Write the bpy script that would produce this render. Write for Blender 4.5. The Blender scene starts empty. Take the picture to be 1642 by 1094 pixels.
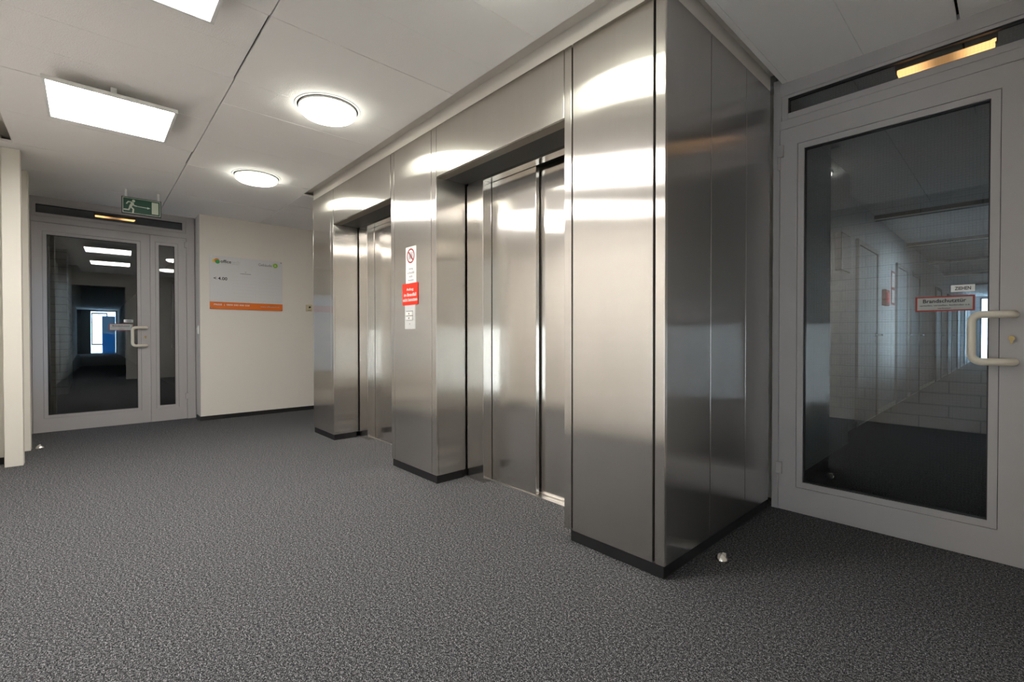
import bpy, bmesh, math, random
from mathutils import Vector, Matrix
random.seed(7)
C = bpy.context.scene.collection
D = bpy.data
PI = math.pi

# ------------------------------------------------------------------ materials
def mat(name, base=(.8, .8, .8), rough=.5, metal=0., spec=.5, **kw):
    m = D.materials.new(name); m.use_nodes = True
    b = m.node_tree.nodes['Principled BSDF']
    b.inputs['Base Color'].default_value = (*base, 1)
    b.inputs['Roughness'].default_value = rough
    b.inputs['Metallic'].default_value = metal
    b.inputs['Specular IOR Level'].default_value = spec
    for k, v in kw.items():
        b.inputs[k].default_value = v
    return m
def nodes(m): return m.node_tree.nodes, m.node_tree.links, m.node_tree.nodes['Principled BSDF']
def noise(n, l, coord, scale, detail=3, rough=.5, stretch=None):
    t = n.new('ShaderNodeTexNoise'); t.inputs['Scale'].default_value = scale
    t.inputs['Detail'].default_value = detail; t.inputs['Roughness'].default_value = rough
    if stretch:
        mp = n.new('ShaderNodeMapping'); mp.inputs['Scale'].default_value = stretch
        l.new(coord, mp.inputs['Vector']); coord = mp.outputs['Vector']
    l.new(coord, t.inputs['Vector']); return t.outputs['Fac']
def bump(n, l, b, h, strength, dist):
    k = n.new('ShaderNodeBump'); k.inputs['Strength'].default_value = strength
    k.inputs['Distance'].default_value = dist
    l.new(h, k.inputs['Height']); l.new(k.outputs['Normal'], b.inputs['Normal'])
def ramp(n, l, fac, stops):
    r = n.new('ShaderNodeValToRGB'); e = r.color_ramp.elements
    while len(e) < len(stops): e.new(.5)
    for q, (p, c) in zip(e, stops): q.position = p; q.color = (*c, 1)
    l.new(fac, r.inputs['Fac']); return r.outputs['Color']
def pos(n):
    return n.new('ShaderNodeNewGeometry').outputs['Position']
def emit(name, col, s):
    m = D.materials.new(name); m.use_nodes = True
    n = m.node_tree.nodes; n.clear()
    e = n.new('ShaderNodeEmission'); e.inputs['Color'].default_value = (*col, 1); e.inputs['Strength'].default_value = s
    o = n.new('ShaderNodeOutputMaterial'); m.node_tree.links.new(e.outputs[0], o.inputs[0]); return m

def steel(name, base, lobes, wave):
    """brushed sheet: grain runs vertically, so highlights spread sideways. lobes: (weight, spread sideways, spread upright, distribution)"""
    m = D.materials.new(name); m.use_nodes = True
    n = m.node_tree.nodes; l = m.node_tree.links; n.clear()
    t = n.new('ShaderNodeTangent'); t.direction_type = 'UV_MAP'; t.uv_map = 'UVMap'
    p = pos(n)
    # fine vertical grain and faint smears in the reflectance
    g = noise(n, l, p, 1, 4, .6, (420, 420, 2.2))
    s = noise(n, l, p, 1, 4, .6, (7, 7, 2.5))
    def mad(x, a, c):
        q = n.new('ShaderNodeMath'); q.operation = 'MULTIPLY_ADD'
        l.new(x, q.inputs[0]); q.inputs[1].default_value = a; q.inputs[2].default_value = c; return q.outputs[0]
    m3 = n.new('ShaderNodeMath'); m3.operation = 'MULTIPLY'
    l.new(mad(g, .16, .92), m3.inputs[0]); l.new(mad(s, .10, .95), m3.inputs[1])
    v = n.new('ShaderNodeVectorMath'); v.operation = 'SCALE'; v.inputs[0].default_value = base
    l.new(m3.outputs[0], v.inputs['Scale'])
    nrm = None
    if wave:
        k = n.new('ShaderNodeBump'); k.inputs['Strength'].default_value = 1.; k.inputs['Distance'].default_value = wave
        l.new(noise(n, l, p, 1, 1, .4, (2.2, 2.2, 1.5)), k.inputs['Height']); nrm = k.outputs['Normal']
    out = None; acc = 0
    for w, ax, ay, dist in lobes:
        q = n.new('ShaderNodeBsdfAnisotropic'); q.distribution = dist
        l.new(v.outputs[0], q.inputs['Color'])
        k = math.sqrt(ay/ax)
        q.inputs['Roughness'].default_value = math.sqrt(math.sqrt(ax*ay)); q.inputs['Anisotropy'].default_value = -(1-k)
        l.new(t.outputs[0], q.inputs['Tangent'])
        if nrm: l.new(nrm, q.inputs['Normal'])
        acc += w
        if out is None: out = q.outputs[0]
        else:
            mx = n.new('ShaderNodeMixShader'); mx.inputs[0].default_value = w/acc
            l.new(out, mx.inputs[1]); l.new(q.outputs[0], mx.inputs[2]); out = mx.outputs[0]
    o = n.new('ShaderNodeOutputMaterial'); l.new(out, o.inputs[0])
    return m
STEEL = steel('brushed_steel', (.79, .755, .705), ((.82, .30, .010, 'BECKMANN'), (.18, .32, .06, 'GGX')), .0018)
STEELD = steel('lift_door_steel', (.76, .725, .675), ((.78, .06, .010, 'BECKMANN'), (.22, .25, .06, 'GGX')), .002)
STEELF = steel('soffit_steel_shaded', (.30, .275, .24), ((1., .25, .10, 'GGX'),), 0)  # same steel as the lift doors, soffit shade put into a darker colour
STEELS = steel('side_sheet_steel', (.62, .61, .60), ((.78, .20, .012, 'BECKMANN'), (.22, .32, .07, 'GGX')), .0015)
ALU = mat('aluminium', (.75, .73, .70), .35, 1.)
CHROME = mat('chrome', (.8, .78, .75), .18, 1.)
BLACK = mat('black_rubber', (.012, .012, .013), .45)
DARK = mat('dark_void', (.006, .006, .006), .9)
GROOVE = mat('seam_black', (.008, .008, .008), .8)
SLABM = mat('raw_slab', (.05, .05, .05), .9)
LACQ = mat('grey_lacquer', (.42, .40, .395), .38)
GASK = mat('glazing_gasket', (.012, .012, .013), .5)
CREAM = mat('cream_nylon', (.72, .67, .56), .35)
PLATE = mat('satin_call_plate', (.60, .60, .59), .4)
BRASS = mat('brass', (.36, .26, .11), .35, 1.)
WHITEP = mat('white_plastic', (.78, .77, .74), .4)
WHITEM = mat('white_metal', (.72, .72, .70), .4)
CREAMP = mat('cream_switch_plastic', (.62, .55, .36), .4)
INK = mat('black_ink', (.015, .015, .017), .6)
GREYINK = mat('grey_ink', (.22, .22, .24), .6)
LGREY = mat('light_grey_print', (.50, .50, .51), .5)
REDP = mat('sign_red', (.80, .035, .012), .45)
REDD = mat('dark_red_border', (.33, .035, .022), .5)
SIGNW = mat('sign_white', (.82, .82, .81), .4)
SIGNG = mat('sign_pale_grey', (.45, .46, .45), .5)
GREEN = mat('exit_green', (.006, .062, .034), .35)
EXITW = mat('exit_white', (.50, .55, .46), .45)
ORANGE = mat('board_orange', (.78, .17, .01), .45)
BOARDW = mat('board_white', (.66, .655, .67), .3)
LOGOG = mat('logo_green', (.03, .30, .07), .5)
LOGOL = mat('logo_lime', (.28, .55, .02), .5)
LOGOY = mat('logo_yellow', (.75, .55, .03), .5)
LOGOO = mat('logo_orange', (.80, .20, .03), .5)
def backlit(name, col):
    m = mat(name, col, .5); n = m.node_tree.nodes; l = m.node_tree.links
    t = n.new('ShaderNodeBsdfTranslucent'); t.inputs['Color'].default_value = (*col, 1)
    x = n.new('ShaderNodeMixShader'); x.inputs[0].default_value = .5
    l.new(n['Principled BSDF'].outputs[0], x.inputs[1]); l.new(t.outputs[0], x.inputs[2])
    l.new(x.outputs[0], n['Material Output'].inputs['Surface']); return m
BLUET = backlit('blue_film', (.06, .30, .50)); GREYT = backlit('grey_film', (.30, .38, .45))
DOORC = mat('corridor_door_paint', (.42, .45, .48), .45)
DOORFR = mat('corridor_frame_paint', (.035, .04, .045), .45)
BOXP = mat('wall_box_grey', (.45, .46, .48), .5)
DARKMET = mat('dark_lamp_housing', (.02, .019, .018), .4)

def wallpaint(name, col):
    m = mat(name, col, .75, spec=.25); n, l, b = nodes(m)
    bump(n, l, b, noise(n, l, pos(n), 260, 3), .12, .001); return m
WALL = wallpaint('warm_white_paint', (.75, .71, .655))
POST = wallpaint('post_white_paint', (.70, .67, .60))
PLAST = wallpaint('bulkhead_paint', (.66, .62, .57))
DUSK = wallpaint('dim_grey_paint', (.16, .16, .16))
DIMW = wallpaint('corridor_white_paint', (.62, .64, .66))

def brickpaint(name, col, axis):
    m = mat(name, col, .6, spec=.35); n, l, b = nodes(m)
    sep = n.new('ShaderNodeSeparateXYZ'); l.new(pos(n), sep.inputs[0])
    cmb = n.new('ShaderNodeCombineXYZ')
    l.new(sep.outputs[axis], cmb.inputs[0]); l.new(sep.outputs[2], cmb.inputs[1])
    t = n.new('ShaderNodeTexBrick'); l.new(cmb.outputs[0], t.inputs['Vector'])
    t.inputs['Scale'].default_value = 1.; t.inputs['Brick Width'].default_value = .50
    t.inputs['Row Height'].default_value = .135; t.inputs['Mortar Size'].default_value = .007
    t.inputs['Mortar Smooth'].default_value = .3
    t.inputs['Color1'].default_value = (*col, 1); t.inputs['Color2'].default_value = (*[c*.96 for c in col], 1)
    t.inputs['Mortar'].default_value = (*[c*.6 for c in col], 1)
    l.new(t.outputs['Color'], b.inputs['Base Color'])
    inv = n.new('ShaderNodeMath'); inv.operation = 'SUBTRACT'; inv.inputs[0].default_value = 1
    l.new(t.outputs['Fac'], inv.inputs[1]); bump(n, l, b, inv.outputs[0], .6, .006); return m
BRICKX = brickpaint('painted_brick_x', (.86, .83, .79), 0)
BRICKY = brickpaint('painted_brick_y', (.70, .72, .73), 1)

CARPET = mat('charcoal_needle_carpet', (.07, .07, .07), 1., spec=.1)
n, l, b = nodes(CARPET)
p = pos(n)
f1 = noise(n, l, p, 245, 3, .65); f2 = noise(n, l, p, 100, 3, .6)
mm = n.new('ShaderNodeMath'); mm.operation = 'MULTIPLY_ADD'
l.new(f2, mm.inputs[0]); mm.inputs[1].default_value = .45; l.new(f1, mm.inputs[2])
sb = n.new('ShaderNodeMath'); sb.operation = 'SUBTRACT'; l.new(mm.outputs[0], sb.inputs[0]); sb.inputs[1].default_value = .225
l.new(ramp(n, l, sb.outputs[0], [(.34, (.006, .006, .0065)), (.45, (.030, .0305, .0335)), (.55, (.100, .100, .106)), (.68, (.40, .40, .41))]), b.inputs['Base Color'])
bump(n, l, b, f1, .06, .003)

TILE = mat('mineral_fibre_tile', (.865, .845, .83), .9, spec=.15)
n, l, b = nodes(TILE)
bump(n, l, b, noise(n, l, pos(n), 130, 5, .7), .5, .006)

GRILLE = mat('perforated_dark_sheet', (.05, .05, .05), .5, .6)
n, l, b = nodes(GRILLE)
mp = n.new('ShaderNodeMapping'); mp.inputs['Scale'].default_value = (95, 95, 1); l.new(pos(n), mp.inputs['Vector'])
vo = n.new('ShaderNodeTexVoronoi'); vo.voronoi_dimensions = '2D'; vo.inputs['Scale'].default_value = 1; vo.inputs['Randomness'].default_value = 0
l.new(mp.outputs[0], vo.inputs['Vector'])
l.new(ramp(n, l, vo.outputs['Distance'], [(.36, (.002, .002, .002)), (.42, (.06, .058, .055))]), b.inputs['Base Color'])

def glassmat(name, tint, r0):
    m = D.materials.new(name); m.use_nodes = True
    n = m.node_tree.nodes; l = m.node_tree.links; n.clear()
    lw = n.new('ShaderNodeLayerWeight'); lw.inputs['Blend'].default_value = .5
    pw = n.new('ShaderNodeMath'); pw.operation = 'POWER'; l.new(lw.outputs['Facing'], pw.inputs[0]); pw.inputs[1].default_value = 5
    ma = n.new('ShaderNodeMath'); ma.operation = 'MULTIPLY_ADD'; l.new(pw.outputs[0], ma.inputs[0])
    ma.inputs[1].default_value = 1-r0; ma.inputs[2].default_value = r0
    tr = n.new('ShaderNodeBsdfTransparent'); tr.inputs[0].default_value = (*tint, 1)
    gl = n.new('ShaderNodeBsdfGlossy'); gl.inputs['Roughness'].default_value = .0
    mx = n.new('ShaderNodeMixShader'); l.new(ma.outputs[0], mx.inputs[0]); l.new(tr.outputs[0], mx.inputs[1]); l.new(gl.outputs[0], mx.inputs[2])
    o = n.new('ShaderNodeOutputMaterial'); l.new(mx.outputs[0], o.inputs[0]); return m
GLASS = glassmat('door_glass', (.68, .72, .73), .10)
WGLASS = glassmat('window_glass', (.95, .96, .96), .04)
EGLASS = glassmat('end_window_glass', (.50, .57, .62), .04)
TGLASS = glassmat('tinted_window_glass', (.18, .195, .215), .04)
WIRE = mat('glass_wire', (.05, .053, .057), .6, .2)
LED = emit('led_diffuser', (1., .966, .935), 25.)
DOWN = emit('downlight_opal', (1., 1., .86), 11.)
AMBER = emit('amber_tube', (1., .47, .17), 1.5)
n = AMBER.node_tree.nodes; l = AMBER.node_tree.links
tc = n.new('ShaderNodeTexCoord'); sp = n.new('ShaderNodeSeparateXYZ'); l.new(tc.outputs['Object'], sp.inputs[0])
ab = n.new('ShaderNodeMath'); ab.operation = 'ABSOLUTE'; l.new(sp.outputs[0], ab.inputs[0])
mr = n.new('ShaderNodeMapRange'); mr.interpolation_type = 'SMOOTHSTEP'; l.new(ab.outputs[0], mr.inputs[0])
for q_, v_ in zip((1, 2, 3, 4), (.015, .12, .55, 2.7)): mr.inputs[q_].default_value = v_
l.new(mr.outputs[0], n['Emission'].inputs['Strength'])

# ------------------------------------------------------------------ mesh helpers
class MB:
    def __init__(s): s.bm = bmesh.new()
    def box(s, x0, x1, y0, y1, z0, z1, bev=0):
        t = bmesh.new(); bmesh.ops.create_cube(t, size=1)
        for v in t.verts:
            v.co = ((x0+x1)/2+v.co.x*(x1-x0), (y0+y1)/2+v.co.y*(y1-y0), (z0+z1)/2+v.co.z*(z1-z0))
        if bev: bmesh.ops.bevel(t, geom=t.edges[:], offset=bev, segments=2, affect='EDGES', profile=.5)
        s.merge(t); return s
    def merge(s, t):
        me = D.meshes.new('tmp'); t.to_mesh(me); t.free(); s.bm.from_mesh(me); D.meshes.remove(me)
    def ring(s, o, i, y0, y1, bev=0):
        (a0, a1, c0, c1), (b0, b1, d0, d1) = o, i      # outer / inner x0 x1 z0 z1
        s.box(a0, b0, y0, y1, c0, c1, bev); s.box(b1, a1, y0, y1, c0, c1, bev)
        if d0 > c0: s.box(b0, b1, y0, y1, c0, d0, bev)
        if d1 < c1: s.box(b0, b1, y0, y1, d1, c1, bev)
        return s
    def lathe(s, prof, cx=0, cy=0, seg=48):            # prof of (r,z), around z
        rows = []
        for r, z in prof:
            rows.append([s.bm.verts.new((cx+r*math.cos(2*PI*k/seg), cy+r*math.sin(2*PI*k/seg), z)) for k in range(seg)] if r > 1e-6 else [s.bm.verts.new((cx, cy, z))])
        for a, b in zip(rows, rows[1:]):
            for k in range(seg):
                q = [a[k % len(a)], a[(k+1) % len(a)], b[(k+1) % len(b)], b[k % len(b)]]
                u = []
                for v in q:
                    if v not in u: u.append(v)
                if len(u) > 2: s.bm.faces.new(u)
        return s
    def tube(s, pts, r, seg=12, cap=True):
        pts = [Vector(p) for p in pts]; rows = []
        rs = r if isinstance(r, (list, tuple)) else [r]*len(pts)
        up = None
        for i, p in enumerate(pts):
            d = (pts[min(i+1, len(pts)-1)]-pts[max(i-1, 0)]).normalized()
            if up is None: up = d.orthogonal().normalized()
            up = (up-d*up.dot(d)).normalized(); w = d.cross(up)
            rows.append([s.bm.verts.new(p+(up*math.cos(2*PI*k/seg)+w*math.sin(2*PI*k/seg))*rs[i]) for k in range(seg)])
        for a, b in zip(rows, rows[1:]):
            for k in range(seg): s.bm.faces.new((a[k], a[(k+1) % seg], b[(k+1) % seg], b[k]))
        if cap: s.bm.faces.new(rows[0][::-1]); s.bm.faces.new(rows[-1])
        return s
    def prism(s, poly, y0, y1):                        # polygon in x,z ; extruded in y
        a = [s.bm.verts.new((x, y0, z)) for x, z in poly]; b = [s.bm.verts.new((x, y1, z)) for x, z in poly]
        s.bm.faces.new(a); s.bm.faces.new(b[::-1])
        for k in range(len(poly)):
            j = (k+1) % len(poly); s.bm.faces.new((a[k], b[k], b[j], a[j]))
        return s
    def disc(s, cx, cz, r, y0, y1, seg=40, sx=1.):
        return s.prism([(cx+r*sx*math.cos(2*PI*k/seg), cz+r*math.sin(2*PI*k/seg)) for k in range(seg)], y0, y1)
    def annulus(s, cx, cz, r0, r1, y0, y1, seg=48):
        for k in range(seg):
            a, b = 2*PI*k/seg, 2*PI*(k+1)/seg
            s.prism([(cx+r1*math.cos(a), cz+r1*math.sin(a)), (cx+r1*math.cos(b), cz+r1*math.sin(b)), (cx+r0*math.cos(b), cz+r0*math.sin(b)), (cx+r0*math.cos(a), cz+r0*math.sin(a))], y0, y1)
        return s
    def build(s, name, m, parent=None, smooth=False):
        bm = s.bm
        bmesh.ops.recalc_face_normals(bm, faces=bm.faces[:])
        uv = bm.loops.layers.uv.new('UVMap')
        for f in bm.faces:
            nn = f.normal
            h = Vector((0, 0, 1)).cross(nn) if abs(nn.z) < .9 else Vector((1, 0, 0))
            h.normalize(); v = Vector((0, 0, 1)) if abs(nn.z) < .9 else Vector((0, 1, 0))
            for lp in f.loops: lp[uv].uv = (lp.vert.co.dot(h), lp.vert.co.dot(v))
            f.smooth = smooth
        me = D.meshes.new(name); bm.to_mesh(me); bm.free(); me.materials.append(m)
        o = D.objects.new(name, me); C.objects.link(o)
        if smooth:
            md = o.modifiers.new('ws', 'EDGE_SPLIT'); md.split_angle = math.radians(40)
        if parent: o.parent = parent
        return o
def tag(o, label, cat, group=None, kind=None):
    o['label'] = label; o['category'] = cat
    if group: o['group'] = group
    if kind: o['kind'] = kind
    return o
def thing(name, label, cat, loc=(0, 0, 0), rz=0, group=None, kind=None):
    o = D.objects.new(name, None); C.objects.link(o); o.empty_display_size = .1
    o.location = loc; o.rotation_euler = (0, 0, rz)
    return tag(o, label, cat, group, kind)
def struct(name, mb, m, label, cat):
    return tag(mb.build(name, m), label, cat, kind='structure')
def dup(root, loc, label, group=None, rz=None):
    r = root.copy(); C.objects.link(r); r.location = loc; r['label'] = label
    if group: r['group'] = group
    if rz is not None: r.rotation_euler = (0, 0, rz)
    for ch in list(root.children):
        c = ch.copy(); C.objects.link(c); c.parent = r
        for g in list(ch.children):
            d = g.copy(); C.objects.link(d); d.parent = c
    return r
def text(name, body, cx, cz, w, h, y, m, parent, align='C', bold=0.):
    """lettering in the local x,z plane facing local -y, fitted to w x h metres (w None: keep proportion)"""
    cu = D.curves.new(name, 'FONT'); cu.body = body; cu.size = 1; cu.extrude = 0.002; cu.offset = bold; cu.resolution_u = 3
    t = D.objects.new('tmp_text', cu); C.objects.link(t)
    bpy.context.view_layer.update()
    me = D.meshes.new_from_object(t.evaluated_get(bpy.context.evaluated_depsgraph_get()))
    D.objects.remove(t); D.curves.remove(cu)
    xs = [v.co.x for v in me.vertices]; ys = [v.co.y for v in me.vertices]
    x0, x1, y0, y1 = min(xs), max(xs), min(ys), max(ys)
    sz = h/(y1-y0); sx = (w/(x1-x0)) if w else sz
    ww = (x1-x0)*sx
    ox = cx-ww/2 if align == 'C' else (cx if align == 'L' else cx-ww)
    for v in me.vertices:
        v.co = (ox+(v.co.x-x0)*sx, y-.0004-v.co.z*.12, cz-h/2+(v.co.y-y0)*sz)
    me.name = name; me.materials.clear(); me.materials.append(m)
    o = D.objects.new(name, me); C.objects.link(o); o.parent = parent
    return o

# ------------------------------------------------------------------ measured layout (metres, camera above the origin)
YF = 1.81                 # front of the steel cladding
YD = 3.085                # right fire door
XD = -7.13                # left fire door
XW = -6.83                # wall with the board
ZC = 2.562                # suspended ceiling
ZT = 2.522                # top of the steel
ZL = 2.17                 # lift opening head
ZB = .058
DX = -1.85                # pitch of the lifts
TOP = 2.76

# ---- floor and shell
struct('floor', MB().box(-37.2, 8.2, -1.2, 26.2, -.12, 0), CARPET, 'charcoal speckled needle felt carpet covering the whole lift lobby', 'carpet floor')
struct('ceiling_upper', MB().box(-37.2, 8.2, -1.2, 26.2, TOP, TOP+.12), SLABM, 'dark slab above the suspended ceiling tiles', 'ceiling slab')

ct = MB()
TX0, TP = -2.025, .3645
rows = [(-.43, .645), (.645, 1.70), (1.70, 3.10)]
for k in range(-15, 8):
    a = TX0+TP*k; bq = a+TP
    for r, (y0, y1) in enumerate(rows):
        x0, x1 = a, bq
        if r == 0 and a < -5.6: y0 = -.56
        if r == 2:
            if -5.19 < x0 and x1 < -.955: continue
            if x0 < -5.19 < x1: x1 = -5.19
            if x0 < -.962 < x1: x0 = -.962
        x0 = max(x0, -7.3); x1 = min(x1, .42)
        if x1-x0 < .02: continue
        gx = .0007; gy = .003
        ga = gx
        if r == 2 and abs(x0+.203) < .06: ga = .010
        e0 = e1 = gy
        if r == 0 and k in (-2, -3): e1 = .0075
        if r == 0 and k in (-8,): e1 = .009
        dz = random.uniform(-.0012, .0012)
        ct.box(x0+ga, x1-gx, y0+e0, y1-e1, ZC+dz, ZC+.02+dz, .001)
struct('trim_2', MB().box(-7.2, .42, .60, .69, ZC+.0235, ZC+.03), GROOVE, 'dark joint line along the middle of the tiled ceiling', 'ceiling joint')
struct('ceiling_recess', MB().box(-6.0, .42, -.82, -.40, TOP-.06, TOP-.04), PLAST, 'pale plaster above the open edge of the tiled ceiling', 'ceiling')
struct('ceiling', ct, TILE, 'suspended ceiling of long pale mineral tiles with fine joints', 'ceiling')

bh = MB().box(-5.17, -1.015, YF+.004, 3.05, ZT+.001, TOP-.01).box(-5.30, -.93, 1.66, YF+.004, 2.615, 2.63).box(-1.015, -.93, YF+.004, 3.05, 2.615, 2.63).box(-5.30, -5.17, YF+.004, 3.05, 2.615, 2.63)
struct('trim_1', bh, PLAST, 'plastered bulkhead strip above the steel lift cladding', 'bulkhead')

WZ0, WZ1 = .45, 1.75
# ---- left side
wl = MB().box(XD-.12, XW, 1.02, 3.35, 0, TOP)
struct('wall_left', wl, WALL, 'cream white wall carrying the directory board beside the far door', 'wall')
bb = MB().box(XW, XW+.012, 1.02, 3.3, 0, .052).box(XD+.06, XW+.012, 1.008, 1.02, 0, .052)
struct('baseboard_left', bb, BLACK, 'black baseboard along the wall with the directory board', 'baseboard')
struct('wall_back', MB().box(XD, -1.05, 3.25, 3.35, 0, TOP), WALL, 'white wall closing the recess behind the lifts', 'wall')
wf = MB().box(XD-.12, -5.63, -.62, -.52, 0, WZ0).box(XD-.12, -5.63, -.62, -.52, WZ1, TOP).box(XD-.12, -7.05, -.62, -.52, WZ0, WZ1).box(-6.22, -5.63, -.62, -.52, WZ0, WZ1).box(-5.70, -5.62, -.82, -.515, 0, TOP)
struct('wall_front', wf, POST, 'white wall behind the two white posts at the left edge', 'wall')
struct('baseboard_front', MB().box(-5.62, -5.608, -.82, -.52, 0, .055), BLACK, 'black baseboard behind the nearer white post', 'baseboard')
for (x, y0, lab) in ((-5.45, -.503, 'tall white square post at the left edge, the nearer of two'), (-6.10, -.503, 'tall white square post, the farther of two, beside the far glass door')):
    tag(MB().box(x-.10, x, y0, -.398, 0, ZC-.004, .003).build('white_post', POST), lab, 'post', 'white posts at the left edge')

def window(name, x0, x1, z0, z1, loc, rz, lab, nm=2, gm=None):
    t = thing(name, lab, 'window', loc, rz, kind='structure')
    f = MB().ring((x0, x1, z0, z1), (x0+.05, x1-.05, z0+.05, z1-.05), -.03, .03)
    for k in range(1, nm):
        xm = x0+(x1-x0)*k/nm; f.box(xm-.025, xm+.025, -.03, .03, z0+.05, z1-.05)
    f.build('window_frame', DOORFR, t)
    MB().box(x0+.05, x1-.05, -.003, .003, z0+.05, z1-.05).build('pane', gm or WGLASS, t)
    return t
window('window_1', -7.05, -6.22, WZ0, WZ1, (0, -.57, 0), 0, 'dark framed window between the farther white post and the far left door', 1, TGLASS)

# wall behind the camera: painted brick, with an added fill light window past the opening
wb = MB().box(-5.72, .46, -.92, -.82, 0, TOP).box(.84, 8.0, -.92, -.82, 0, TOP).box(.46, .84, -.92, -.82, 0, .08).box(.46, .84, -.92, -.82, 1.25, TOP)
struct('wall_brick', wb, BRICKX, 'white painted brick wall opposite the right glass door', 'brick wall')
window('fill_window_4', .46, .84, .08, 1.25, (0, -.87, 0), 0, 'added narrow low fill light window in the wall behind the viewer', 1)  # added window: brightens the lower frame of the right door
window('fill_window_3', 1.3, 4.7, .4, 2.5, (0, 3.15, 0), 0, 'added dark framed fill light window in the unseen room behind the viewer', 3)  # added out of view as daylight fill for the lobby
wq = MB().box(.42, .52, .35, YD+.12, 0, TOP).box(.42, .52, -.82, .35, 2.25, TOP).box(.52, 1.3, 3.1, 3.2, 0, TOP).box(4.7, 5.0, 3.1, 3.2, 0, TOP).box(1.3, 4.7, 3.1, 3.2, 0, .4).box(1.3, 4.7, 3.1, 3.2, 2.5, TOP).box(5.0, 5.1, .6, 3.2, 0, TOP).box(5.0, 8.0, .60, .70, 0, TOP)
wq.box(7.9, 8.0, -.82, .60, 0, TOP)
struct('wall_right', wq, WALL, 'white wall to the right of the right glass door', 'wall')



# corridor behind the far door
wc = MB().box(-37, XD-.06, -.60, -.50, 0, TOP).box(-11.2, XD-.12, 1.30, 1.40, 0, TOP).box(-37, -12.2, 1.30, 1.40, 0, TOP).box(-12.2, -11.2, 1.30, 1.40, 0, .8).box(-12.2, -11.2, 1.30, 1.40, 2.2, TOP).box(XD-.22, XD-.12, 1.02, 1.40, 0, TOP)
wc.box(-37.1, -37, -.5, .05, 0, TOP).box(-37.1, -37, 1.27, 1.40, 0, TOP).box(-37.1, -37, .05, 1.27, 2.58, TOP)
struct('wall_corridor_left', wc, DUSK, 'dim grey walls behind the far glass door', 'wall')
struct('wall_corridor_block', MB().box(-14.7, -11.6, -.5, -.28, 0, 2.62), BRICKX, 'painted brick wall block behind the far glass door', 'brick wall')
w2 = window('window_2', .05, 1.27, .0, 2.58, (-37.05, 0, 0), PI/2, 'bright window at the far end of the corridor behind the far door', 1, EGLASS)
MB().ring((.12, .85, .53, 2.45), (.17, .80, .60, 2.38), -.05, -.01).build('window_sash', DOORFR, w2)
bp = thing('blue_panel', 'blue and grey panel before the window beyond the far left glass door', 'panel', (-36.84, .90, 0), PI/2)
MB().box(-.30, .30, 0, .02, 1.215, 2.25).build('grey_field', GREYT, bp); MB().box(-.30, .30, 0, .02, 0, 1.214).build('blue_field', BLUET, bp)
window('fill_window_7', -12.2, -11.2, .8, 2.2, (0, 1.35, 0), 0, 'added hidden side window lighting the brick in the corridor behind the far door', 1)  # added out of sight to throw daylight on the brick block
struct('ceiling_corridor_left', MB().box(-37, XD-.09, -.5, 1.3, 2.62, 2.64), TILE, 'dim ceiling behind the far glass door', 'ceiling')

# corridor behind the right door
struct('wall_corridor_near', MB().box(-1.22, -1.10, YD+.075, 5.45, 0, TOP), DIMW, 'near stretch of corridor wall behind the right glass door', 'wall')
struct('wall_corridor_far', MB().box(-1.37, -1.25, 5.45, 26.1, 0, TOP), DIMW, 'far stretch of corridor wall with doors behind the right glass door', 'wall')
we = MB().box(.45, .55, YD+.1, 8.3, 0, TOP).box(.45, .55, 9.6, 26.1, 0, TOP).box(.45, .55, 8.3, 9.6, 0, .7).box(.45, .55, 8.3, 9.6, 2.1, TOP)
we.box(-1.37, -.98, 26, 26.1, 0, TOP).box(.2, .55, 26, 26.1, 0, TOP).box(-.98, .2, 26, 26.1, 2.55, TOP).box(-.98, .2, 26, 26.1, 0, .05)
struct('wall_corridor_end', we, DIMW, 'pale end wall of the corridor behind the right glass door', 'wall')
window('window_5', 8.3, 9.6, .7, 2.1, (.5, 0, 0), PI/2, 'window in the right side of the corridor behind the glass door', 3)
window('window_6', -.98, .2, .05, 2.55, (0, 26.05, 0), 0, 'bright end window at the far end of the right corridor', 2, EGLASS)
struct('baseboard_corridor', MB().box(-1.25, -1.235, 5.45, 26, 0, .06), WHITEP, 'pale baseboard along the corridor wall behind the right glass door', 'baseboard')
cc = MB()
for k in range(3): cc.box(-1.25+k*.57+.002, -1.25+(k+1)*.57-.002, YD+.09, 26, 2.60, 2.62, .001)
struct('ceiling_corridor_right', cc, TILE, 'dark tiled ceiling of the corridor behind the right glass door', 'ceiling')
for k, y in enumerate((7.55, 10.2, 13.0, 16.0, 19.5)):
    t = thing('ceiling_beam', ('ceiling cross beam behind the right glass door, nearest to that door', 'second ceiling cross beam beyond the right glass door', 'third ceiling cross beam beyond the right glass door', 'fourth ceiling cross beam beyond the right glass door', 'ceiling cross beam nearest to the bright end window')[k], 'beam', (0, y, 0), 0, 'cross beams in the right corridor')
    MB().box(-1.25, .45, -.05, .05, 2.54, 2.60).build('beam_body', DOORFR, t)
    MB().box(-1.25, .45, -.056, -.05, 2.535, 2.55).build('edge_strip', ALU, t)
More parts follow.
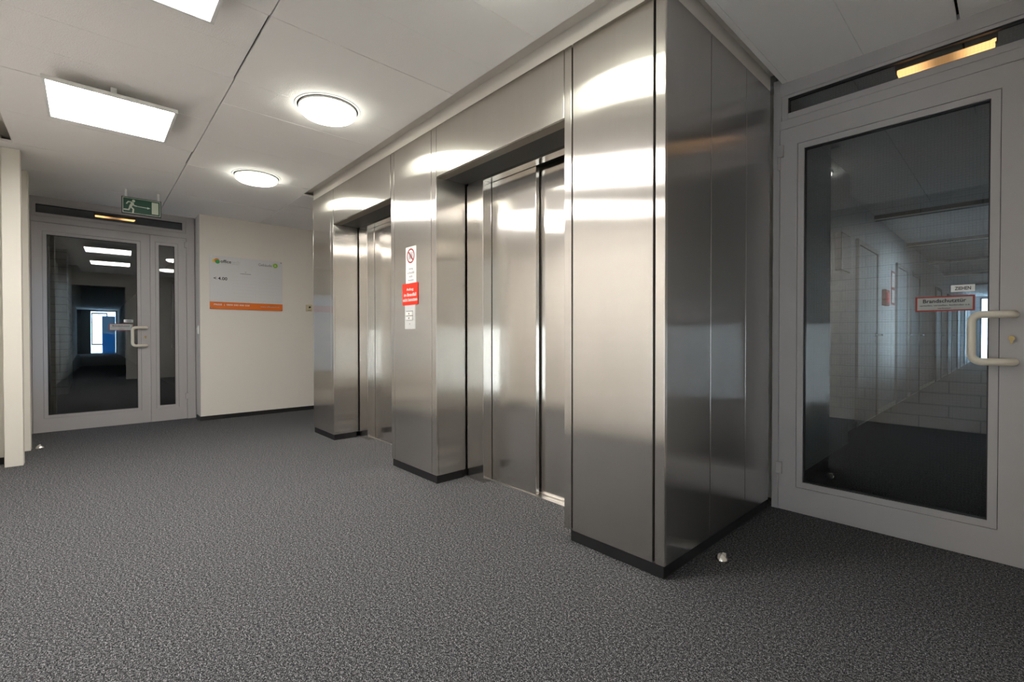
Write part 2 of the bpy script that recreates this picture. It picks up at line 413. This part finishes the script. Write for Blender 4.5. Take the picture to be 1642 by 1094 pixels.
def corridor_door(name, y0, y1, lab, stile=DOORFR, hz=1.06):
    t = thing(name, lab, 'door', (-1.25, 0, 0), 0, kind='structure')
    f = MB().box(0, .03, y0-.06, y0, 0, 2.16).box(0, .03, y1, y1+.06, 0, 2.16).box(0, .03, y0, y1, 2.10, 2.16)
    f.build('frame', stile, t)
    MB().box(0, .018, y0+.004, y1-.004, .012, 2.096).build('leaf', DOORC, t)
    MB().box(0, .02, y0, y1, 0, .008).build('threshold', ALU, t)
    h = MB().tube([(.018, y1-.09, hz), (.085, y1-.09, hz), (.092, y1-.10, hz), (.092, y1-.24, hz)], .012, 10)
    h.build('handle', CHROME, t)
    MB().box(.018, .024, y1-.105, y1-.075, hz-.03, hz+.03).box(.018, .024, y1-.105, y1-.075, hz-.11, hz-.06).build('escutcheon', CHROME, t)
corridor_door('door_3', 6.55, 7.58, 'first door on the left side of the right corridor', LACQ)
corridor_door('door_4', 9.12, 10.04, 'second door in the corridor behind the right glass door', LACQ)
corridor_door('door_5', 10.55, 11.47, 'third door in the corridor behind the right glass door', LACQ)
corridor_door('door_6', 14.2, 15.2, 'fourth door in the corridor behind the right glass door')
corridor_door('door_7', 16.9, 17.9, 'fifth door in the corridor behind the right glass door')
corridor_door('door_8', 19.9, 20.9, 'sixth door in the corridor behind the right glass door')
corridor_door('door_9', 22.9, 23.9, 'seventh door in the corridor, nearest the bright end window')
t = thing('wall_box', 'shallow grey wall box on the corridor wall behind the right glass door', 'wall box', (-1.10, 5.08, 1.8))
MB().box(0, .05, -.16, .16, -.17, .17).build('casing', DARKMET, t); MB().box(.05, .056, -.15, .15, -.16, .16).build('cover', BOXP, t)
t = thing('fire_notice', 'red and white fire notice on the corridor wall behind the right glass door', 'notice', (-1.25, 8.87, 1.76))
MB().box(0, .004, -.15, .15, -.25, .25).build('board', REDD, t); MB().box(.004, .006, -.11, .11, -.22, -.03).build('white_field', SIGNW, t); MB().box(.004, .006, -.11, .11, .01, .22).build('white_field', SIGNW, t)
t = thing('red_wall_box', 'square red alarm box on the corridor wall behind the glass', 'alarm box', (-1.25, 8.15, 1.575))
MB().box(0, .05, -.13, .13, -.11, .11, .006).build('casing', REDD, t); MB().box(.05, .056, -.09, .09, -.07, .07).build('front_plate', REDP, t)

# ------------------------------------------------------------------ steel cladding
PT = .016
def plate(mb, x0, x1, z0, z1, y=YF): mb.box(x0, x1, y, y+PT, z0, z1, .0016)
def column(label, xl, xr, lstrip, rstrip, reveal_l, reveal_r, gaps):
    """xl..xr face, strips are widths of the narrow edge trims"""
    t = thing('steel_column', label, 'lift column', ((xl+xr)/2, YF, 0), 0, 'steel clad columns between the lifts')
    ox = t.location.x
    L = lambda x: x-ox
    y0, y1 = 0, PT
    gl, gr = gaps
    MB().box(L(xl+.018), L(xr-.018), .02, 1.23 if not reveal_l or xr > -1.2 else .235, ZB, ZT-.002).build('core', DARK, t)
    if lstrip: MB().box(L(xl), L(xl+lstrip), y0, y1, ZB, ZT, .0016).build('edge_trim', STEEL, t)
    if rstrip: MB().box(L(xr-rstrip), L(xr), y0, y1, ZB, ZT, .0016).build('edge_trim', STEEL, t)
    MB().box(L(xl+lstrip+gl), L(xr-rstrip-gr), y0, y1, ZB, ZT, .0016).build('front_panel', STEEL, t)
    if reveal_l: MB().box(L(xl), L(xl+.014), y1+.001, .253, ZB, ZT).build('reveal_panel', STEEL, t)
    if reveal_r: MB().box(L(xr-.014), L(xr), y1+.001, .253, ZB, ZT).build('reveal_panel', STEEL, t)
    return t, L
c1, L = column('steel clad column farthest from the viewer, beside the cream wall', -5.183, -4.622, .012, .062, False, True, (.002, .003))
MB().box(L(-5.183), L(-5.169), PT+.001, 1.22, ZB, ZT).build('side_panel', STEEL, c1)
MB().box(L(-5.176), L(-4.628), .006, .236, 0, ZB).box(L(-5.176), L(-5.1), .2, 1.2, 0, ZB).build('plinth', BLACK, c1)
c2, L = column('middle steel clad column with the red notice and call buttons', -3.422, -2.765, .048, .060, True, True, (.006, .006))
MB().box(L(-3.412), L(-2.771), .006, .236, 0, ZB).build('plinth', BLACK, c2)
c3, L = column('steel clad corner column nearest the viewer, beside the right glass door', -1.575, -1.011, .046, .046, True, False, (.010, .012))
for y0, y1 in ((.0172, .433), (.4385, .866), (.871, 1.225)):
    MB().box(L(-1.025), L(-1.011), y0, y1, ZB, ZT, .0012).build('side_panel', STEELS, c3)
MB().box(L(-1.537), L(-1.017), .006, 1.215, 0, ZB, .004).build('plinth', BLACK, c3)

def lift(label, hlabel, x):
    """x = left edge of the opening"""
    w = 1.19
    h = thing('lift_header', hlabel, 'lift lintel', (x, YF, 0), 0, 'steel lintels above the lifts')
    MB().box(.004, w-.004, 0, PT, ZL, ZT, .0016).build('front_panel', STEEL, h)
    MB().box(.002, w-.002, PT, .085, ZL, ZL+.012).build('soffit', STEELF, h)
    MB().box(.002, w-.002, .086, .262, ZL+.002, ZL+.012).build('vent_grille', GRILLE, h)
    MB().box(.0, w, .02, 1.2, ZL+.014, ZT-.002).build('core', DARK, h)
    t = thing('lift_entrance', label, 'lift door', (x, YF, 0), 0, 'lift entrances with steel sliding doors')
    MB().box(.0, w, .44, .46, 0, ZL).box(0, .20, .36, .44, 0, ZL).box(w-.14, w, .36, .44, 0, ZL).build('shaft_back', DARK, t)
    MB().box(.012, .200, .262, .345, 0, ZL-.015, .002).build('jamb', STEELD, t)
    MB().box(w-.12, w-.02, .262, .345, 0, ZL-.015, .002).build('jamb', STEELD, t)
    MB().box(.0, .012, .275, .345, 0, ZL-.012).build('shadow_gap', DARK, t)
    MB().box(.026, w-.02, .264, .335, ZL-.015, ZL+.001).build('door_head', STEELD, t)
    MB().box(.205, .648, .342, .372, .008, ZL-.004, .0025).build('door_panel', STEELD, t)
    MB().box(.625, w-.10, .386, .416, .008, ZL-.004, .0025).build('door_panel', STEELD, t)
    s = MB().box(.20, w-.12, .334, .346, 0, .006).box(.20, w-.12, .350, .392, 0, .006).box(.20, w-.12, .396, .43, 0, .006)
    s.build('door_sill', ALU, t)
    return t
lift('sliding steel lift door with its sill showing, nearer the viewer', 'steel lintel with vent grille above the nearer lift', -2.765)
lift('sliding steel lift door farther back, left of the call buttons', 'steel lintel above the farther lift', -2.765+DX-.002)

# ------------------------------------------------------------------ fire doors
def handle_path():
    P = [(0.012, 0, .108), (.010, -.022, .108), (-.004, -.040, .108), (-.03, -.050, .108)]
    for k in range(7):
        a = PI/2*k/6
        P.append((-.088-.034*math.sin(a), -.064, .108-.034+.034*math.cos(a)))
    Q = [(x, y, -z) for x, y, z in P]
    return P+Q[::-1]
def wires(x0, x1, z0, z1, y, parent, step=.0125, r=.00015):
    mb = MB(); bm = mb.bm
    def quad(a0, a1, c0, c1):
        bm.faces.new([bm.verts.new(v) for v in ((a0, y, c0), (a1, y, c0), (a1, y, c1), (a0, y, c1))])
    k = x0+step/2
    while k < x1: quad(k-r, k+r, z0, z1); k += step
    k = z0+step/2
    while k < z1: quad(x0, x1, k-r, k+r); k += step
    me = D.meshes.new('wire_mesh'); bm.to_mesh(me); bm.free(); me.materials.append(WIRE)
    o = D.objects.new('wire_mesh', me); C.objects.link(o); o.parent = parent
    sd = o.modifiers.new('th', 'SOLIDIFY'); sd.thickness = .0003; sd.offset = 0
    return o
def leafpart(t, lx0, lx1, lz0, lz1, gx0, gx1, gz0, gz1, tilt=0.):
    o = .033; g = .0012
    MB().ring((lx0, lx1, lz0, lz1), (gx0-o-g, gx1+o+g, gz0-o-g, gz1+o+g), -.006, .055).build('leaf_frame', LACQ, t)
    MB().ring((gx0-o+g, gx1+o-g, gz0-o+g, gz1+o-g), (gx0, gx1, gz0, gz1), -.004, .012).build('glazing_bead', LACQ, t)
    MB().ring((gx0-o-.01, gx1+o+.01, gz0-o-.01, gz1+o+.01), (gx0, gx1, gz0, gz1), .0125, .05).ring((gx0-.001, gx1+.001, gz0-.001, gz1+.001), (gx0+.005, gx1-.005, gz0+.005, gz1-.005), .006, .03).build('gasket', GASK, t)
    cx = (gx0+gx1)/2
    pn = MB().box(gx0-.01-cx, gx1+.01-cx, -.003, .003, gz0-.01, gz1+.01).build('pane', GLASS, t)
    pn.location = (cx, .022, 0); pn.rotation_euler = (0, 0, tilt)
    wires(gx0+.004-cx, gx1-.004-cx, gz0+.004, gz1-.004, 0, pn)
def hinge(t, x, z):
    k = 1 if x < 0 else -1
    MB().tube([(x, -.014, z-.072), (x, -.014, z+.004)], .0075, 14).box(min(x-.010*k, x+.024*k), max(x-.010*k, x+.024*k), -.024, -.004, z, z+.073, .004).build('hinge', LACQ, t)
def frame(t, fx0, fx1, lx0, lx1, ltop, tx0, tx1, tz0, tz1, top):
    g = .0022
    f = MB()
    f.box(fx0, lx0-g, 0, .06, 0, top, .0015)
    f.box(lx1+g, fx1, 0, .06, 0, top, .0015)
    f.box(lx0-g, lx1+g, 0, .06, ltop+g, tz0-.036, .0015)           # transom rail
    f.box(lx0-g, lx1+g, 0, .06, tz1+.018, top, .0015)              # head
    f.box(lx0-g, tx0-.034, 0, .06, tz0-.036, tz1+.018); f.box(tx1+.034, lx1+g, 0, .06, tz0-.036, tz1+.018)
    f.build('frame', LACQ, t)
    MB().ring((tx0-.0325, tx1+.0325, tz0-.0345, tz1+.017), (tx0, tx1, tz0, tz1), .002, .015, .0015).build('transom_bead', LACQ, t)
    MB().ring((tx0-.036, tx1+.036, tz0-.038, tz1+.02), (tx0, tx1, tz0, tz1), .0155, .055).ring((tx0-.001, tx1+.001, tz0-.001, tz1+.001), (tx0+.004, tx1-.004, tz0+.003, tz1-.008), .008, .03).build('transom_gasket', GASK, t)
    p = MB().box(tx0-.01, tx1+.01, .021, .027, tz0-.01, tz1+.01).build('transom_pane', GLASS, t)
    wires(tx0+.004, tx1-.004, tz0+.003, tz1-.008, .024, p)
    MB().box(lx0-g-.004, lx1+g+.004, .052, .058, 0.003, ltop+g+.004).build('rebate', GASK, t) if False else None
def handle(t, x, z):
    MB().tube([(x+a, -.006+b, z+c) for a, b, c in handle_path()], .0165, 16).build('handle', CREAM, t, True)
    MB().tube([(x+.004, -.004, z), (x+.004, -.022, z)], .0105, 16).box(x, x+.008, -.024, -.018, z-.024, z).build('lock_cylinder', BRASS, t)

d1 = thing('door_1', 'grey framed wired glass fire door at the right, white pull handle', 'door', (0, YD, 0), 0, kind='structure')
frame(d1, -1.009, .115, -.970, .034, 2.285, -.930, .028, 2.376, 2.468, ZC+.03)
leafpart(d1, -.968, .032, .004, 2.283, -.842, -.086, .187, 2.146)
for z in (2.118, .218): hinge(d1, -.972, z)
handle(d1, -.018, 1.038)
d2 = thing('door_2', 'grey framed wired glass double fire door at the far left end', 'door', (XD, 0, 0), PI/2, kind='structure')
frame(d2, -.515, 1.012, -.449, .9225, 2.288, -.410, .884, 2.388, 2.482, ZC+.03)
leafpart(d2, -.447, .5565, .004, 2.286, -.330, .435, .187, 2.160, math.radians(-1.2))
leafpart(d2, .5595, .9205, .004, 2.286, .643, .8015, .196, 2.172, math.radians(-.8))
for z in (2.17, .255): hinge(d2, .926, z)
handle(d2, .505, 1.045)
# dark rebate behind the leaf gaps
for d, x0, x1 in ((d1, -.974, .038), (d2, -.453, .926)):
    m = MB()
    m.box(x0, x0+.02, .055, .062, 0, 2.30).box(x1-.02, x1, .055, .062, 0, 2.30).box(x0, x1, .055, .062, 2.27, 2.30)
    if d is d2: m.box(.545, .57, .0555, .062, 0, 2.30)
    m.build('rebate', GASK, d)

# amber lamps behind the transoms
def amber(loc, rz, label, k=1.):
    t = thing('emergency_lamp', label, 'lamp', loc, rz, 'amber lamps behind the door transoms')
    MB().box(-.187, .187, -.037, .03, .0125*k, .080, .003).build('housing', DARKMET, t)
    MB().box(-.178, .178, -.036, .026, -.012*k, .012*k, .004).box(.168, .183, -.036, -.028, .0, .058*k, .002).build('lamp_cover', AMBER, t)
amber((-.256, 3.18, 2.432), 0, 'glowing amber lamp bar seen through the transom of the right door')
amber((XD-.13, .245, 2.452), PI/2, 'glowing amber lamp bar seen through the transom of the far left door', .5)

# ------------------------------------------------------------------ ceiling lights
def panel_light(x, y, label):
    t = thing('panel_light', label, 'ceiling light', (x, y, ZC), 0, 'square hung ceiling panel lights')
    z0 = -.082
    f = MB(); 
    f.box(-.310, -.293, -.310, .310, z0, z0+.022, .002).box(.293, .310, -.310, .310, z0, z0+.022, .002).box(-.293, .293, -.310, -.293, z0, z0+.022, .002).box(-.293, .293, .293, .310, z0, z0+.022, .002)
    f.box(-.2935, .2935, -.2935, .2935, z0+.012, z0+.022)
    f.build('frame', WHITEM, t)
    MB().box(-.2925, .2925, -.2925, .2925, z0+.004, z0+.011).build('diffuser', LED, t)
    for sx in (-1, 1):
        MB().box(sx*.22-.02, sx*.22+.02, -.015, .015, z0+.016, 0, .002).build('hanger', WHITEM, t)
panel_light(-3.955, .125, 'square lit ceiling panel wholly in view, before the white posts')
panel_light(-2.195, .125, 'square lit ceiling panel cut off by the top of the photo')
def downlight(x, label):
    t = thing('downlight', label, 'ceiling light', (x, 1.185, ZC), 0, 'round ceiling downlights along the lifts')
    MB().lathe([(.188, 0), (.190, -.003), (.203, -.003), (.206, 0)]).build('trim_ring', WHITEM, t, True)
    MB().lathe([(.170, -.0022), (.189, -.0022)]).build('housing', BLACK, t)
    MB().lathe([(.1765, 0), (.1765, -.015), (.180, -.015), (.180, 0)]).build('halo_shield', WHITEM, t, True)  # opaque ring added to block the lens's sideways glow on the ceiling
    MB().lathe([(.174, -.001), (.176, -.020), (.172, -.036), (.158, -.048), (.12, -.056), (.06, -.060), (0, -.061)]).build('diffuser', DOWN, t, True)
for x, lb in ((-4.87, 'round ceiling downlight farthest back, near the far column'), (-3.10, 'round ceiling downlight before the middle column, larger in view'), (-1.33, 'round ceiling downlight before the corner column, mirrored in the right glass door')):
    downlight(x, lb)

# ------------------------------------------------------------------ exit sign
t = thing('exit_sign', 'green running man exit sign hung before the far door', 'exit sign', (-6.17, .42, 2.3975), PI/2)
MB().box(-.162, .162, 0, .014, -.0865, .0865, .001).build('panel', INK, t)
MB().box(-.157, .157, -.0006, 0, -.0815, .0815).build('green_field', GREEN, t)
MB().ring((-.154, .154, -.0785, .0785), (-.149, .149, -.0735, .0735), -.0012, -.0006).build('white_border', EXITW, t)
MB().box(.082, .138, -.0012, -.0006, -.060, .062).build('doorway_symbol', EXITW, t)
MB().prism([(-.038, .002), (.045, -.001), (.045, .006), (.071, -.005), (.045, -.016), (.045, -.008), (-.038, -.004)], -.0012, -.0006).build('arrow_symbol', EXITW, t)
rm = MB().disc(-.066, .050, .0125, -.0012, -.0006)
LK = [0.]
def limb(pts, w):
    for (a, b) in zip(pts, pts[1:]):
        dx, dz = b[0]-a[0], b[1]-a[1]; L_ = math.hypot(dx, dz); nx, nz = -dz/L_*w/2, dx/L_*w/2
        LK[0] += .00006
        rm.prism([(a[0]+nx, a[1]+nz), (b[0]+nx, b[1]+nz), (b[0]-nx, b[1]-nz), (a[0]-nx, a[1]-nz)], -.0012-LK[0], -.0006)
        rm.disc(b[0], b[1], w/2, -.00123-LK[0], -.0006, 12)
limb([(-.072, .034), (-.092, -.012)], .022)
limb([(-.078, .034), (-.108, .038), (-.122, .016)], .011)
limb([(-.074, .030), (-.064, .004), (-.044, .000)], .011)
limb([(-.092, -.010), (-.106, -.046), (-.140, -.046)], .013)
limb([(-.090, -.012), (-.068, -.034), (-.072, -.072)], .013)
rm.build('running_figure', EXITW, t)
for x in (-.126, .139): MB().box(x-.009, x+.009, .003, .011, .0865, ZC-2.3975, .001).build('hanger', WHITEM, t)

# ------------------------------------------------------------------ directory board
t = thing('directory_sign', 'white directory board with orange footer on the cream wall', 'board', (XW, 1.545, 1.73), PI/2)
W2, H2 = .425, .337
MB().box(-W2, W2, -.012, -.0003, -H2, H2, .001).build('acrylic_panel', BOARDW, t)
MB().box(-W2, W2, -.0126, -.012, -H2, -H2+.092).build('orange_footer', ORANGE, t)
for sx in (-1, 1):
    for sz in (-1, 1): MB().disc(sx*(W2-.018), sz*(H2-.018), .007, -.016, -.012, 16).build('standoff', CHROME, t)
MB().disc(-.372, .272, .022, -.0132, -.012, 28).build('logo_blob', LOGOY, t)
MB().disc(-.345, .276, .028, -.0138, -.0128, 28).build('logo_blob', LOGOO, t)
MB().disc(-.338, .262, .026, -.0144, -.0134, 28).build('logo_blob', LOGOG, t)
text('lettering', 'office', -.305, .272, .118, .040, -.0122, INK, t, 'L', .02)
text('lettering', 'tech', -.183, .272, .090, .040, -.0122, LGREY, t, 'L', .0)
MB().box(-.30, -.095, -.0126, -.012, .241, .245).build('tagline', LGREY, t)
text('lettering', 'Gebäude', .128, .272, .165, .036, -.0122, GREYINK, t, 'L', .008)
MB().disc(.335, .276, .030, -.0130, -.012, 28).build('building_badge', LOGOL, t)
text('lettering', 'A', .335, .276, None, .026, -.0131, SIGNW, t, 'C', .02)
text('lettering', '< 4.00', -.382, .052, .150, .040, -.0122, INK, t, 'L', .02)
tl = MB()
for r in range(8): tl.box(-.17, .10, -.0124, -.012, .085-r*.042, .0862-r*.042).box(.125, .385, -.0124, -.012, .085-r*.042, .0862-r*.042)
tl.build('table_lines', LGREY, t)
MB().box(-.085, .04, -.0125, -.012, .128, .134).build('entry_line', GREYINK, t)
text('lettering', 'TF', -.025, .152, None, .014, -.0122, GREYINK, t)
text('lettering', 'PRESS  |  0800 555 800 550', -.38, -.282, .40, .026, -.0128, SIGNW, t, 'L', .012)
text('lettering', 'www.officetech.de', .385, -.286, .235, .020, -.0128, SIGNG, t, 'R')

t = thing('key_switch', 'small cream key switch on the wall beside the far column', 'switch', (XW, 2.325, 1.45), PI/2)
MB().box(-.042, .042, -.012, 0, -.048, .048, .003).build('plate', CREAMP, t)
MB().disc(.006, .012, .013, -.02, -.012, 20).box(-.006, .0, -.014, -.012, -.006, .006).build('key_barrel', INK, t)
MB().box(-.025, .025, -.0128, -.012, -.036, -.026).build('label_strip', GREYINK, t)
t = thing('door_catch', 'small white plastic catch on the wall edge beside the far door', 'catch', (XW-.10, 1.02, 1.13), 0)
MB().box(-.022, .022, -.016, .001, -.055, .055, .005).build('body', WHITEP, t); MB().box(-.008, .008, -.02, -.016, -.02, .02, .001).build('latch', CHROME, t)

# ------------------------------------------------------------------ notices on the middle column
t = thing('prohibition_sign', 'white notice with red no lift in fire circle, above the red notice', 'sign', (-3.109, YF, 1.59))
MB().box(-.076, .076, -.002, -.0003, -.139, .139).build('backing', SIGNW, t)
MB().annulus(0, .069, .045, .056, -.0036, -.0030).build('red_circle', REDD, t)
b_ = MB(); b_.prism([(-.042, .104), (-.034, .112), (.042, .034), (.034, .026)], -.0042, -.0037); b_.build('red_slash', REDD, t)
pi = MB().ring((-.030, .030, .044, .094), (-.027, .027, .047, .091), -.0028, -.0021)
for q in (-.014, .0, .014): pi.disc(q, .081, .005, -.0028, -.0021, 14).box(q-.005, q+.005, -.0028, -.0021, .050, .075)
pi.build('lift_pictogram', GREYINK, t)
for k, (s, w) in enumerate((('Aufzug', .060), ('im Brandfall', .098), ('nicht', .048), ('benutzen', .080))):
    text('lettering', s, 0, -.030-k*.028, w, .017, -.002, GREYINK, t)
t = thing('red_notice', 'red notice with white lettering under the no lift circle', 'sign', (-3.116, YF, 1.369))
MB().box(-.1135, .1135, -.0062, -.0045, -.0825, .0825).build('backing', REDP, t)
for k, (s, w) in enumerate((('Aufzug', .10), ('im Brandfall', .18), ('nicht benutzen', .212))):
    text('lettering', s, 0, .034-k*.038, w, .026, -.0062, SIGNW, t, 'C', .015)
t = thing('call_panel', 'steel call button plate with two white buttons below the red notice', 'call buttons', (-3.123, YF, 1.1975))
MB().box(-.075, .075, -.004, .0004, -.094, .094, .001).build('plate', PLATE, t)
for z, up in ((.023, 1), (-.012, -1)):
    bt = MB().box(-.049, .049, -.012, -.004, z-.014, z+.014, .003).build('button', WHITEP, t)
    MB().prism([(-.010, z-.005*up), (.010, z-.005*up), (0, z+.007*up)], -.0128, -.0121).build('arrow', INK, bt)
MB().box(-.045, .045, -.0095, -.004, .040, .044).box(-.045, .045, -.0095, -.004, .0035, .0075).build('button_shroud', GREYINK, t)
MB().disc(0, -.055, .004, -.0055, -.004, 12).build('screw', CHROME, t)

# ------------------------------------------------------------------ notices on the glass doors
def doorsigns(loc, rz, x0, x1, z0, z1, px0, px1, pz0, pz1, l1, l2):
    cx, cz = (x0+x1)/2, (z0+z1)/2
    c, s = math.cos(rz), math.sin(rz)
    t = thing('fire_door_sign', l1, 'sign', (loc[0]+cx*c, loc[1]+cx*s, cz), rz, 'red bordered notices on the glass doors')
    w, h = (x1-x0)/2, (z1-z0)/2
    MB().box(-w, w, -.002, -.0003, -h, h).build('border', REDD, t)
    MB().box(-w+.008, w-.008, -.0028, -.002, -h+.007, h-.007).build('field', SIGNG, t)
    text('lettering', 'Brandschutztür', 0, h*.38, w*1.45, h*.50, -.0029, INK, t, 'C', .022)
    text('lettering', 'verkeilen, verstellen, festbinden o.ä.', 0, -h*.22, w*1.70, h*.24, -.0029, INK, t, 'C', .010)
    text('lettering', 'verboten', 0, -h*.60, w*.44, h*.20, -.0029, INK, t, 'C', .010)
    px, pz = (px0+px1)/2, (pz0+pz1)/2
    t = thing('pull_sign', l2, 'sign', (loc[0]+px*c, loc[1]+px*s, pz), rz, 'white pull notices on the glass doors')
    w, h = (px1-px0)/2, (pz1-pz0)/2
    MB().box(-w, w, -.002, -.0003, -h, h).build('plate', SIGNW, t)
    text('lettering', 'ZIEHEN', 0, 0, w*1.34, h*1.02, -.002, INK, t, 'C', .02)
doorsigns((0, YD+.018, 0), 0, -.348, -.133, 1.170, 1.2445, -.217, -.1335, 1.262, 1.2945, 'red bordered fire door notice on the right glass door', 'white ZIEHEN sticker on the right glass door')
doorsigns((XD-.015, 0, 0), PI/2, .176, .398, 1.118, 1.198, .309, .395, 1.215, 1.248, 'red bordered fire door notice on the far left glass door', 'white ZIEHEN sticker on the far left glass door')

# ------------------------------------------------------------------ floor door stops
def stop(x, y, label):
    t = thing('door_stop', label, 'door stop', (x, y, 0), 0, 'metal floor door stops')
    MB().lathe([(.030, 0), (.030, .004), (.027, .012), (.020, .022), (.012, .030), (.0, .033)], 0, 0, 28).build('dome', CHROME, t, True)
    MB().box(.004, .020, -.006, .006, .020, .036, .002).build('rubber_buffer', CREAM, t)
stop(-.925, 2.178, 'small metal door stop on the carpet beside the corner column')
stop(-6.18, -.345, 'small metal door stop on the carpet before the far left door')

# ------------------------------------------------------------------ light, world, camera
w = D.worlds.new('World'); bpy.context.scene.world = w; w.use_nodes = True
bg = w.node_tree.nodes['Background']; bg.inputs['Color'].default_value = (.80, .905, 1., 1); bg.inputs['Strength'].default_value = 15.
def portal(loc, rot, sx, sy):
    la = D.lights.new('daylight_portal', 'AREA'); la.shape = 'RECTANGLE'; la.size = sx; la.size_y = sy; la.cycles.is_portal = True
    o = D.objects.new('daylight_portal', la); C.objects.link(o); o.location = loc; o.rotation_euler = rot
portal((-6.635, -.64, 1.1), (PI/2, 0, PI), .83, 1.3)
portal((.65, -.94, .665), (PI/2, 0, PI), .36, 1.15)
portal((3.0, 3.22, 1.45), (PI/2, 0, 0), 3.4, 2.1)
portal((-37.12, .66, 1.3), (PI/2, 0, PI/2), 1.2, 2.5)
portal((-11.7, 1.42, 1.5), (PI/2, 0, 0), 1.0, 1.4)
portal((.57, 8.95, 1.4), (PI/2, 0, -PI/2), 1.3, 1.4)
portal((-.39, 26.12, 1.3), (PI/2, 0, 0), 1.18, 2.5)

sc = bpy.context.scene
cam = D.cameras.new('camera'); co = D.objects.new('camera', cam); C.objects.link(co); sc.camera = co
cam.sensor_width = 36; cam.lens = 740.85/1642*36; cam.clip_start = .02; cam.clip_end = 200
pitch, yaw, roll = math.radians(-.6263), math.radians(137.4972), math.radians(-.0463)
fw = Vector((math.cos(yaw)*math.cos(pitch), math.sin(yaw)*math.cos(pitch), math.sin(pitch)))
r0 = Vector((math.sin(yaw), -math.cos(yaw), 0)); u0 = r0.cross(fw)
rr = r0*math.cos(roll)+u0*math.sin(roll); uu = rr.cross(fw)
co.matrix_world = Matrix(((rr.x, uu.x, -fw.x, 0), (rr.y, uu.y, -fw.y, 0), (rr.z, uu.z, -fw.z, 1.05), (0, 0, 0, 1)))
sc.view_settings.view_transform = 'Standard'; sc.view_settings.look = 'None'
sc.view_settings.exposure = .8; sc.view_settings.gamma = 1.
sc.cycles.max_bounces = 14; sc.cycles.diffuse_bounces = 7; sc.cycles.glossy_bounces = 8; sc.cycles.transparent_max_bounces = 24
